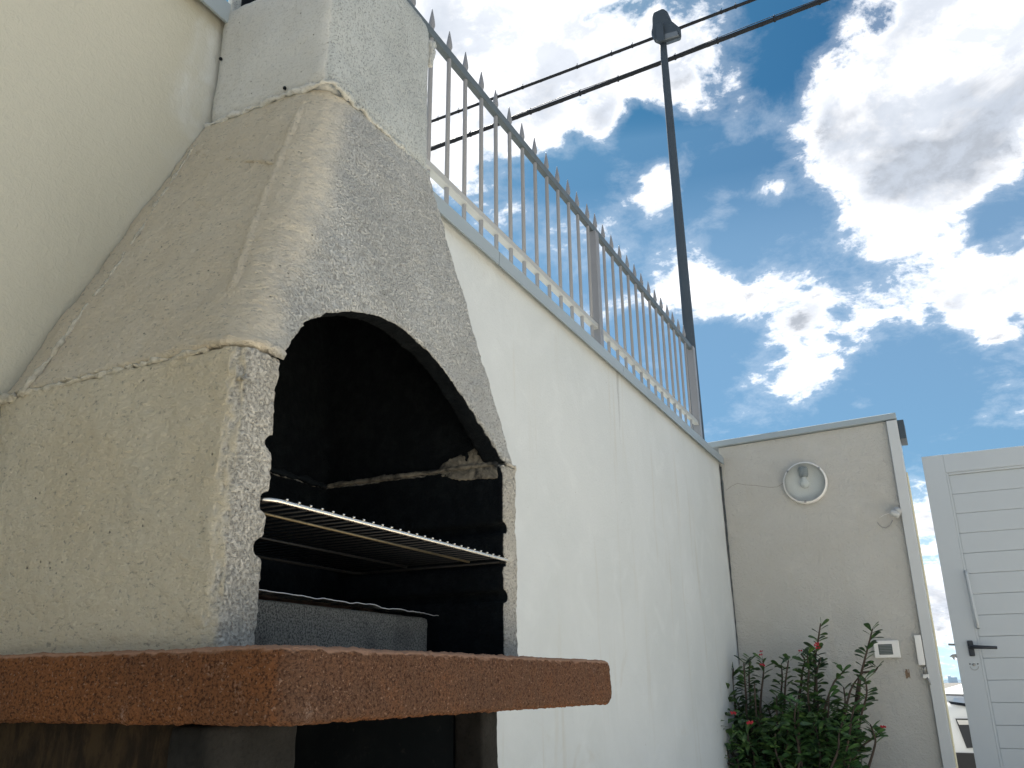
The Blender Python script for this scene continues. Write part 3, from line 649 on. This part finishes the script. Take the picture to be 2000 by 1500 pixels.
bm = bmesh.new(); lathe(bm, [(.131, .040), (.127, .058), (.106, .076), (.06, .088), (0, .092), (0, .090), (.06, .086), (.104, .073), (.124, .057), (.128, .040)], 48, RM); link('lens', mesh_of(bm, smooth=True), M_glass, lp)
M_sock = worn('lamp_socket', (.42, .44, .44), .5, 0, .2, (.2, .2, .2), .3, 20)
bm = bmesh.new(); Mz = Matrix.Translation((0, -.042, .045)); lathe(bm, [(0, .055), (.026, .055), (.030, .045), (.030, .005), (.024, -.012), (0, -.012)], 20, Mz)
link('socket', mesh_of(bm, smooth=True), M_sock, lp)
bm = bmesh.new(); lathe(bm, [(.014, .034), (.016, .022), (.029, .0), (.030, -.016), (.022, -.034), (0, -.044)], 20, Matrix.Translation((0, -.044, 0))); link('bulb', mesh_of(bm, smooth=True), mat('opal_bulb', (.86, .87, .85), .25), lp)
for a in (40, 140, 265):
    bm = bmesh.new(); x, z = .133*math.cos(math.radians(a)), .133*math.sin(math.radians(a)); bx(bm, (x-.007, -.052, z-.007), (x+.007, -.040, z+.007), .002); link('clip', mesh_of(bm), M_grey, lp)

M_sens = worn('weathered_plastic', (.50, .51, .50), .5, 0, .3, (.3, .3, .28), .4, 30)
sn = thing('motion_sensor', (-.215, 5.965, 1.925), 'small white swivel sensor on the end of the cream wall, trailing a thin wire', 'sensor')
bm = bmesh.new(); lathe(bm, [(0, 0), (.026, 0), (.026, .010), (.015, .014), (.013, .030), (0, .030)], 18, RM); link('mount', mesh_of(bm, smooth=True), M_sens, sn)
bm = bmesh.new(); lathe(bm, [(0, -.040), (.016, -.039), (.019, -.03), (.019, .008), (.015, .018), (0, .020)], 20, Matrix.Translation((-.022, -.046, -.018)) @ Matrix.Rotation(math.radians(-58), 4, 'Y')); link('sensor_head', mesh_of(bm, smooth=True), M_sens, sn)
loc = sn.location
wp = [Vector(p)-loc for p in (onY(1744, 1016, 5.985), onY(1738, 1026, 5.99), onY(1730, 1031, 5.996), onY(1722, 1029, 5.997), onY(1716, 1024, 5.997), onY(1714, 1020, 5.998))]
tube_obj('wire', wp, .0028, M_grey, sn, 6)
wp = [Vector(p)-loc for p in (onY(1752, 998, 5.985), onY(1738, 1002, 5.996), onY(1726, 1006, 5.997), onY(1717, 1012, 5.997))]
tube_obj('wire', wp, .0016, M_plastic, sn, 6)

ic = thing('control_box', (-.402, 6.0, 1.08), 'small white box with dark square window on the cream wall above the flowering bush', 'control box')
bm = bmesh.new(); bx(bm, (-.074, -.030, -.052), (.074, .0, .052), .006, 2); link('casing', mesh_of(bm), M_plastic, ic)
bm = bmesh.new(); bx(bm, (-.046, -.0325, -.032), (.034, -.0305, .030), .001, 1); link('window', mesh_of(bm), mat('tinted_window', (.10, .115, .11), .2), ic)
bm = bmesh.new()
for k in range(6): bx(bm, (-.042, -.0345, -.027+.0095*k), (.030, -.0328, -.024+.0095*k))
link('louvre', mesh_of(bm), mat('louvre_grey', (.20, .21, .20), .5), ic)

cb = thing('cable_trunking', (-.207, 6.0, 1.07), 'white plastic trunking fixed against the steel post, with a bent latch bracket below', 'trunking')
bm = bmesh.new(); bx(bm, (-.028, -.040, -.088), (.010, -.0, .088), .003, 1); link('cover', mesh_of(bm), M_plastic, cb)
lk = thing('latch_bracket', (-.20, 5.985, .92), 'bent rusty latch bracket on the cream wall just under the white trunking', 'bracket')
bm = bmesh.new(); bx(bm, (-.022, -.022, -.014), (.012, .012, .010), .002, 1); link('plate', mesh_of(bm), M_plastic, lk)
tube_obj('lever', [(.0, -.02, -.010), (.008, -.026, -.030), (.012, -.024, -.050)], .005, M_grey, lk)
tube_obj('bolt', [(-.012, -.024, .012), (-.004, -.026, .045), (.004, -.02, .05)], .006, M_grey, lk)

# ------------------------------------------------------------------ gate
gt = thing('gate', (-.02, 6.03, 0), 'white metal gate of wide horizontal boards, standing slightly open with black lever handle', 'gate')
gw, gh = 1.16, 2.268
def gbox(nm, a, b_, bev=.002, m=M_gate, par=gt):
    return box_obj(nm, a, b_, m, par, bev)
gbox('frame_stile', (0, -.03, .06), (.124, .02, gh))
gbox('frame_stile', (gw-.124, -.03, .06), (gw, .02, gh))
gbox('frame_rail', (.1245, -.0295, gh-.120), (gw-.1245, .02, gh))
gbox('frame_rail', (.1245, -.0295, .06), (gw-.1245, .02, .18))
gbox('bead', (.1245, -.024, .181), (.138, .0, gh-.121), .002)
gbox('bead', (gw-.138, -.024, .181), (gw-.1245, .0, gh-.121), .002)
gbox('bead', (.1385, -.0235, gh-.134), (gw-.1385, .0, gh-.1205), .002)
bm = bmesh.new(); bx(bm, (.1385, -.010, .0006), (gw-.1385, .012, .1236), .003, 2); bd = mesh_of(bm); bd.materials.append(M_gate)
z = gh-.1345-.1238; k = 0
while z > .18:
    o = link('board', bd, None, gt); o.location = (0, random.uniform(-.0006, .0006), z); z -= .1242; k += 1
gbox('backing', (.13, .0125, .10), (gw-.13, .018, gh-.05), 0)
gbox('board', (.1385, -.010, .182), (gw-.1385, .012, z+.1222), .002)
tube_obj('pull_handle', [(.134, -.024, 1.522), (.134, -.052, 1.516), (.135, -.058, 1.49), (.142, -.058, 1.25), (.144, -.052, 1.20), (.144, -.024, 1.19)], .0095, M_gate, gt, 10)
hd = gbox('lever_handle', (.070, -.044, 1.028), (.101, -.031, 1.118), .006, M_black)
bm = bmesh.new(); tube(bm, [(.086, -.044, 1.080), (.086, -.072, 1.080), (.10, -.078, 1.080), (.16, -.079, 1.076), (.222, -.078, 1.072)], [.012, .0115, .0115, .010, .0085], 12); 
lv = link('lever', mesh_of(bm, smooth=True), M_black, hd)
esc = tube_obj('escutcheon', [(.085+.022*math.cos(a), -.031, .97+.020*math.sin(a)) for a in [math.pi*(1+i/10) for i in range(11)]], .0018, M_grey, gt, 6)
bm = bmesh.new(); lathe(bm, [(0, 0), (.0085, 0), (.0085, .004), (0, .005)], 14, Matrix.Translation((.085, -.030, .980)) @ RM); link('keyhole', mesh_of(bm, smooth=True), M_grey, esc)
for x in (.064, .106):
    bm = bmesh.new(); lathe(bm, [(0, 0), (.004, 0), (.004, .002), (0, .003)], 10, Matrix.Translation((x, -.030, .984)) @ RM); link('screw', mesh_of(bm, smooth=True), M_black, esc)
tube_obj('latch_pin', [(.0, -.005, 1.098), (-.034, -.005, 1.100)], .006, M_grey, gt)
bm = bmesh.new(); prism(bm, [(.0, 1.044), (-.022, 1.042), (-.040, 1.030), (-.026, 1.026), (-.016, 1.006), (-.010, 1.026), (0, 1.020)], 'y', -.012, .004); link('hook_bolt', mesh_of(bm), M_grey, gt)
hp = thing('hinge_post', (1.2, 6.1, 0), 'white square post carrying the hinges at the far side of the gate', 'post')
bm = bmesh.new(); bx(bm, (-.05, -.05, 0), (.05, .05, 2.35), .004); link('post', mesh_of(bm), M_white, hp)

# ------------------------------------------------------------------ white car beyond the gate
def car_paint():
    m = mat('white_car_paint', (.78, .79, .79), .25, 0, .5); m.node_tree.nodes['Principled BSDF'].inputs['Coat Weight'].default_value = .6; return m
M_car = car_paint(); M_trim = mat('black_trim', (.02, .02, .022), .6); M_win = mat('dark_glass', (.02, .025, .03), .08); M_tyre = mat('tyre', (.02, .02, .02), .85); M_rim = mat('alloy', (.55, .56, .57), .3, .9)
car = thing('parked_car', (.66, 8.0, -.14), 'white car parked nose-on beyond the gap beside the gate, one headlight in view', 'car')
prof_c = [(0.02, .30), (0.0, .55), (.02, .80), (.08, .90), (.30, .965), (1.0, 1.03), (1.12, 1.06), (1.75, 1.52), (2.1, 1.60), (3.3, 1.60), (3.9, 1.45), (4.25, 1.08), (4.35, .95), (4.38, .5), (4.33, .28)]
HW = .905; bm = bmesh.new(); rows = []
def halfw(y, z):
    w_ = HW
    if y < .5: w_ -= .09*(1-y/.5)**2
    if y > 4.0: w_ -= .12*((y-4.0)/.4)**2
    if z > 1.0: w_ -= .25*min(1, (z-1.0)/.03)+(z-1.0)*.24
    if z < .4: w_ -= (.4-z)*.25
    return w_
for (y, z) in prof_c:
    w_ = halfw(y, z); row = []
    for i in range(13):
        u = -1+2*i/12; crown = .035*(1-u*u) if z > .85 else 0; bow = .05*(u*u) if y < .2 else (-.05*u*u if y > 4.2 else 0)
        row.append(bm.verts.new((u*w_, y+bow, z+crown-.02*(abs(u) > .95))))
    rows.append(row)
for a, b_ in zip(rows, rows[1:]):
    for i in range(12): bm.faces.new((a[i], b_[i], b_[i+1], a[i+1]))
side_prev = []
for sgn, idx in ((-1, 0), (1, 12)):
    vs = [r_[idx] for r_ in rows]; bot = [bm.verts.new((sgn*.80, y, .28)) for y in (4.0, 3.0, 2.0, 1.0, .3)]
    bm.faces.new(vs+bot if sgn < 0 else (vs+bot)[::-1])
bmesh.ops.triangulate(bm, faces=[f for f in bm.faces if len(f.verts) > 4])
me = mesh_of(bm, smooth=True); me.set_sharp_from_angle(angle=.7); link('body', me, M_car, car)
def cpart(nm, pts, m, th=.012, par=car):
    bm = bmesh.new(); hull(bm, [v for p in pts for v in (Vector(p), Vector(p)+Vector((0, th, 0)))]); return link(nm, mesh_of(bm), m, par)
M_lens = mat('headlight_glass', (.50, .53, .55), .12, .3)
for s in (-1, 1):
    # x measured from the car's middle; the inner edge of the lamp dips
    h = cpart('headlight', [(s*.86, .165, .93), (s*.30, -.012, .915), (s*.33, -.012, .88), (s*.62, .01, .825), (s*.84, .13, .86)], M_black, .05)
    cpart('lens', [(s*.84, .145, .915), (s*.60, .000, .905), (s*.63, .000, .85), (s*.82, .115, .875)], M_lens, .03, h)
    cpart('lens', [(s*.76, .055, .905), (s*.66, -.006, .902), (s*.69, -.006, .86), (s*.77, .055, .87)], M_rim, .03, h)
    fg = cpart('fog_lamp_recess', [(s*.775, .035, .745), (s*.52, -.015, .745), (s*.56, -.015, .55), (s*.73, .025, .53)], M_black, .05)
    cpart('trim_strip', [(s*.765, .025, .735), (s*.53, -.022, .735), (s*.54, -.022, .705), (s*.755, .025, .70)], M_rim, .02, fg)
cpart('grille', [(-.50, -.01, .88), (.50, -.01, .88), (.42, -.012, .60), (-.42, -.012, .60)], M_black, .04)
cpart('lower_bumper', [(-.83, .025, .495), (.83, .025, .495), (.79, .02, .22), (-.79, .02, .22), (-.5, -.03, .495), (.5, -.03, .495), (-.5, -.02, .22), (.5, -.02, .22)], M_trim, .2)
bm = bmesh.new(); hull(bm, [(x, y, z) for x, y, z in ((-.62, 1.10, 1.075), (.62, 1.10, 1.075), (.52, 1.72, 1.545), (-.52, 1.72, 1.545), (-.62, 1.14, 1.03), (.62, 1.14, 1.03), (.52, 1.76, 1.50), (-.52, 1.76, 1.50))]); link('windscreen', mesh_of(bm), M_win, car)
for s in (-1, 1):
    bm = bmesh.new(); hull(bm, [(s*x, y, z) for x, y, z in ((.66, 1.3, 1.08), (.66, 3.7, 1.08), (.54, 3.3, 1.50), (.54, 2.0, 1.50), (.61, 1.3, 1.08), (.61, 3.7, 1.08))]); link('side_window', mesh_of(bm), M_win, car)
    for y in (.85, 3.55):
        bm = bmesh.new(); MW = Matrix.Translation((s*.80, y, .33)) @ Matrix.Rotation(math.radians(90), 4, 'Y'); lathe(bm, [(.20, -.10), (.31, -.10), (.335, -.07), (.335, .07), (.31, .10), (.20, .10), (.20, -.10)], 28, MW); wh = link('wheel', mesh_of(bm, smooth=True), M_tyre, car)
        bm = bmesh.new(); lathe(bm, [(0, -.09), (.20, -.08), (.205, 0), (.20, .08), (0, .09)], 24, MW); link('rim', mesh_of(bm, smooth=True), M_rim, wh)

# ------------------------------------------------------------------ flowering shrub
def leaf_material(nm, a, b_):
    m, t, P, b = begin(nm, .45, .4); oi = t.n('ShaderNodeObjectInfo').outputs['Random']; n = t.noise(P, 40, 3)
    c = t.mix(oi, a, b_); c = t.mix(t.m('MULTIPLY', t.ss(n, .4, .7), .35), c, tuple(v*1.5 for v in b_)); t.L.new(c, b.inputs['Base Color'])
    b.inputs['Subsurface Weight'].default_value = 0.0; b.inputs['Transmission Weight'].default_value = 0.0; return m
M_leaf = leaf_material('leaf_green', (.035, .085, .030), (.070, .150, .045))
def foliage_mat():
    m, t, P, b = begin('leaf_green_mass', .45, .4); n = t.noise(P, 9, 3, .6); k = t.noise(P, 26, 2)
    c = t.mix(t.ss(n, .38, .64), (.022, .055, .026), (.060, .125, .032)); c = t.mix(t.m('MULTIPLY', t.ss(k, .54, .66), .75), c, (.12, .20, .05)); t.L.new(c, b.inputs['Base Color']); return m
M_leafm = foliage_mat()
M_stem = worn('thorny_stem', (.085, .065, .05), .85, 0, .4, (.03, .025, .02), .5, 40, .002)
M_flower = mat('red_flower', (.40, .010, .025), .5)
fs = thing('flowering_shrub', (-.95, 5.75, 0), 'dark green thorny bush with small red flowers in the corner under the round lamp', 'shrub')
FL = fs.location.copy(); rs = random.Random(11)
def c6(x, y, Y): return onY(1350+x/4, 1150+y/4, Y)
stems = [
 ([(1010, 270), (1000, 350), (980, 450), (960, 560), (975, 700), (960, 900), (950, 1100)], 5.72, 'mid'),
 ([(1415, 310), (1380, 450), (1350, 580), (1320, 700), (1310, 850), (1290, 1050), (1240, 1250)], 5.74, 'full'),
 ([(1200, 640), (1120, 720), (1070, 850), (1040, 980), (1020, 1150)], 5.62, 'tip'),
 ([(760, 560), (740, 700), (730, 850), (725, 1000), (740, 1200)], 5.66, 'mid'),
 ([(560, 560), (565, 650), (548, 800), (540, 950), (560, 1150)], 5.70, 'top'),
 ([(460, 545), (450, 680), (460, 850), (480, 1000)], 5.78, 'full'),
 ([(330, 620), (325, 750), (345, 900), (380, 1100)], 5.80, 'full'),
 ([(170, 720), (215, 780), (240, 880), (250, 1050), (270, 1300)], 5.72, 'bare'),
 ([(205, 820), (225, 920), (245, 1040), (260, 1200)], 5.64, 'bare'),
 ([(165, 1080), (210, 1110), (250, 1140), (300, 1250)], 5.55, 'bare'),
 ([(860, 510), (890, 560), (870, 650), (855, 760), (835, 900), (830, 1100)], 5.75, 'full'),
 ([(490, 740), (505, 880), (520, 1050)], 5.60, 'bare'),
 ([(1400, 1060), (1440, 1170), (1425, 1260), (1385, 1400), (1350, 1550)], 5.50, 'top'),
 ([(1190, 770), (1200, 900), (1165, 1020), (1130, 1200)], 5.68, 'full'),
 ([(1460, 610), (1430, 645), (1370, 650), (1315, 690)], 5.72, 'tip'),
 ([(1500, 1140), (1400, 1180), (1330, 1240), (1270, 1330)], 5.55, 'full'),
 ([(960, 480), (975, 620), (970, 760)], 5.78, 'full'), ([(1010, 540), (985, 640), (985, 800)], 5.70, 'full'),
 ([(1310, 690), (1260, 760), (1230, 850), (1200, 1000)], 5.66, 'bare'), ([(1360, 700), (1370, 820), (1330, 980)], 5.62, 'full'),
 ([(665, 840), (668, 950), (690, 1100)], 5.6, 'top'), ([(1080, 820), (1075, 950), (1060, 1100)], 5.60, 'mid'),
 ([(165, 1380), (240, 1385), (330, 1370)], 5.45, 'bare'), ([(285, 800), (290, 900), (300, 1050)], 5.68, 'top'),
 ([(410, 580), (420, 700), (430, 850), (440, 1000)], 5.66, 'full'),
 ([(700, 590), (712, 700), (700, 900)], 5.74, 'mid'), ([(905, 520), (920, 640), (915, 800)], 5.66, 'full'),
]
for k in range(46):   # the lower tangle
    x = rs.uniform(260, 1340); y = rs.uniform(860, 1330); Y = rs.uniform(5.35, 5.88)
    pts = [(x, y)]
    for j in range(4): pts.append((pts[-1][0]*.93+820*.07+rs.uniform(-35, 35), pts[-1][1]+rs.uniform(80, 150)))
    stems.append((pts, Y, 'full'))
bm = bmesh.new()   # spoon-shaped leaf, base at the origin, pointing along +x
Lf = [(0, .002), (.010, .0035), (.022, .0075), (.034, .011), (.044, .0115), (.051, .008), (.054, 0)]
top_ = [bm.verts.new((x, w_, .25*w_+.0008)) for x, w_ in Lf[:-1]]; bot_ = [bm.verts.new((x, -w_, .25*w_+.0008)) for x, w_ in Lf[:-1]]; midv = [bm.verts.new((x, 0, -x*x*2.0)) for x, _ in Lf]
for i in range(len(Lf)-2):
    bm.faces.new((midv[i], midv[i+1], top_[i+1], top_[i])); bm.faces.new((midv[i+1], midv[i], bot_[i], bot_[i+1]))
bm.faces.new((midv[-2], midv[-1], top_[-1])); bm.faces.new((midv[-1], midv[-2], bot_[-1]))
for v in bm.verts: v.co.z += -v.co.x**2*2.0 if v in top_ or v in bot_ else 0
leaf_me = mesh_of(bm, smooth=True); leaf_me.materials.append(M_leaf); lf_v = [v.co.copy() for v in leaf_me.vertices]; lf_f = [tuple(p.vertices) for p in leaf_me.polygons]
bm = bmesh.new(); bmesh.ops.create_icosphere(bm, subdivisions=1, radius=.0035)
for a in range(2):
    vs = [bm.verts.new((math.cos(math.radians(180*a+d))*r_, math.sin(math.radians(180*a+d))*r_, .003*(r_ > .01))) for d, r_ in ((-40, .004), (-45, .013), (-10, .017), (20, .016), (48, .012), (40, .004))]; bm.faces.new(vs)
fl_me = mesh_of(bm); fl_me.materials.append(M_flower)
cand = []
for si, (px, Y, mode) in enumerate(stems):
    pts = [c6(x, y, Y)+Vector((0, rs.uniform(-.02, .02), 0)) for x, y in px]
    pts = [p for p in pts if p.z > .02]
    if len(pts) < 2: continue
    low = pts[-1]
    while low.z > .06: low = low.lerp(Vector((-.9, 5.72, 0)), .18)+Vector((rs.uniform(-.01, .01), rs.uniform(-.01, .01), -.04)); pts.append(low.copy())
    n_ = len(pts); main = px[0][1] < 1300
    sm = []   # smooth
    for i in range(n_-1):
        p0, p1, p2, p3 = pts[max(i-1, 0)], pts[i], pts[i+1], pts[min(i+2, n_-1)]
        for j in range(4):
            t_ = j/4; sm.append(.5*((2*p1)+(-p0+p2)*t_+(2*p0-5*p1+4*p2-p3)*t_**2+(-p0+3*p1-3*p2+p3)*t_**3))
    sm.append(pts[-1]); rr = [.0040+.0045*min(1, i/14) for i in range(len(sm))]
    bm = bmesh.new(); tube(bm, [p-FL for p in sm], rr, 7)
    for i in range(1, len(sm)-1, 1):   # thorns
        for q in range(3):
            a = rs.uniform(0, 6.28); dv = Vector((math.cos(a), math.sin(a), .2)); p = sm[i].lerp(sm[i+1], rs.random())-FL; s_ = Vector((-dv.y, dv.x, 0))*.0012
            bm.faces.new([bm.verts.new(v) for v in (p-s_+dv*.003, p+s_+dv*.003, p+dv*.015)])
    so_ = link('stem', mesh_of(bm, smooth=True), M_stem, fs)
    if mode == 'bare': lim = (.0, .0, 0)
    # walk down the stem placing leaves
    acc_l = 0; step = .0145; ang = rs.uniform(0, 6.28); length = sum((b_-a).length for a, b_ in zip(sm, sm[1:]))
    for a, b_ in zip(sm, sm[1:]):
        seg = (b_-a).length; tt = 0
        while tt < seg:
            s_ = acc_l+tt
            dens_ = {'full': 1.0 if s_ < .36 else .45, 'top': 1.0 if s_ < .09 else .12, 'mid': .55 if s_ < .4 else .3, 'tip': .9 if s_ < .035 else .08, 'bare': .04}[mode]
            if rs.random() < dens_:
                ang += 2.4; p = a.lerp(b_, tt/seg); up = .9 if s_ < .03 else rs.uniform(.1, .9)
                # leaves tend to lie in two ranks
                aa = ang if rs.random() < .35 else (0 if rs.random() < .5 else math.pi)+rs.uniform(-.6, .6)
                d = Vector((math.cos(aa), math.sin(aa), up)).normalized()
                q = d.to_track_quat('X', 'Z').to_euler(); q.rotate_axis('X', rs.uniform(-.7, .7))
                cand.append((p, q, rs.uniform(.9, 1.55), so_))
            tt += step*rs.uniform(.6, 1.1)
        acc_l += seg
vis = sorted(cand, key=lambda c: (c[0].z < .42, c[0].y-c[0].z*.3))
for p, q, s_, st in vis[:292]:
    o = link('leaf', leaf_me, None, st); o.location = p-FL; o.rotation_euler = q; o.scale = (s_, s_, s_)
vv, ff = [], []
for p, q, s_, st in vis[292:]:
    Mx = Matrix.Translation(p-FL) @ q.to_matrix().to_4x4() @ Matrix.Scale(s_, 4); b0 = len(vv)
    vv += [Mx @ v for v in lf_v]; ff += [tuple(i+b0 for i in f) for f in lf_f]
for k in range(2000):   # inner mass of foliage
    x = rs.uniform(250, 1330); yl_ = 950+200*abs(noise.noise(Vector((x*.008, 0, 0))))+(120 if x > 1150 else 0)
    y = rs.uniform(yl_, 1750); Y = rs.uniform(5.38, 5.92); p = c6(x, y, Y)
    if p.z < .03: continue
    d = Vector((rs.uniform(-1, 1), rs.uniform(-1, 1), rs.uniform(-.3, .6))).normalized(); q = d.to_track_quat('X', 'Z').to_euler(); q.rotate_axis('X', rs.uniform(-1, 1)); s_ = rs.uniform(.8, 1.5)
    Mx = Matrix.Translation(p-FL) @ q.to_matrix().to_4x4() @ Matrix.Scale(s_, 4); b0 = len(vv)
    vv += [Mx @ v for v in lf_v]; ff += [tuple(i+b0 for i in f) for f in lf_f]
me = bpy.data.meshes.new('foliage'); me.from_pydata([tuple(v) for v in vv], [], ff); me.shade_smooth(); link('foliage', me, M_leafm, fs, kind='stuff')
for (x, y, Y, sc_) in ((548, 488, 5.68, 1), (545, 515, 5.68, 1), (560, 600, 5.66, 1.2), (552, 590, 5.66, 1), (853, 484, 5.72, 1), (978, 440, 5.68, 1.2), (990, 462, 5.68, 1.2), (985, 425, 5.68, 1), (331, 972, 5.40, 1.3), (455, 1050, 5.36, 1.4), (465, 1040, 5.36, 1.2), (1495, 1075, 5.48, 1.1), (1505, 1080, 5.48, 1), (322, 965, 5.40, 1.1)):
    o = link('flower', fl_me, None, fs); o.location = c6(x, y, Y)-FL; o.rotation_euler = (math.radians(rs.uniform(50, 100)), 0, rs.uniform(-.6, .6)); o.scale = (sc_*.75,)*3
for a, b_, Y in (((548, 500), (563, 570), 5.69), ((853, 490), (775, 560), 5.70), ((1010, 220), (1015, 280), 5.72), ((1490, 1078), (1450, 1085), 5.49), ((978, 455), (970, 500), 5.69)):
    tube_obj('flower_stalk', [c6(*a, Y)-FL, c6(*b_, Y)-FL], .0012, M_leaf, fs, 5)
print('built in %.1f s' % (time.time()-T0))
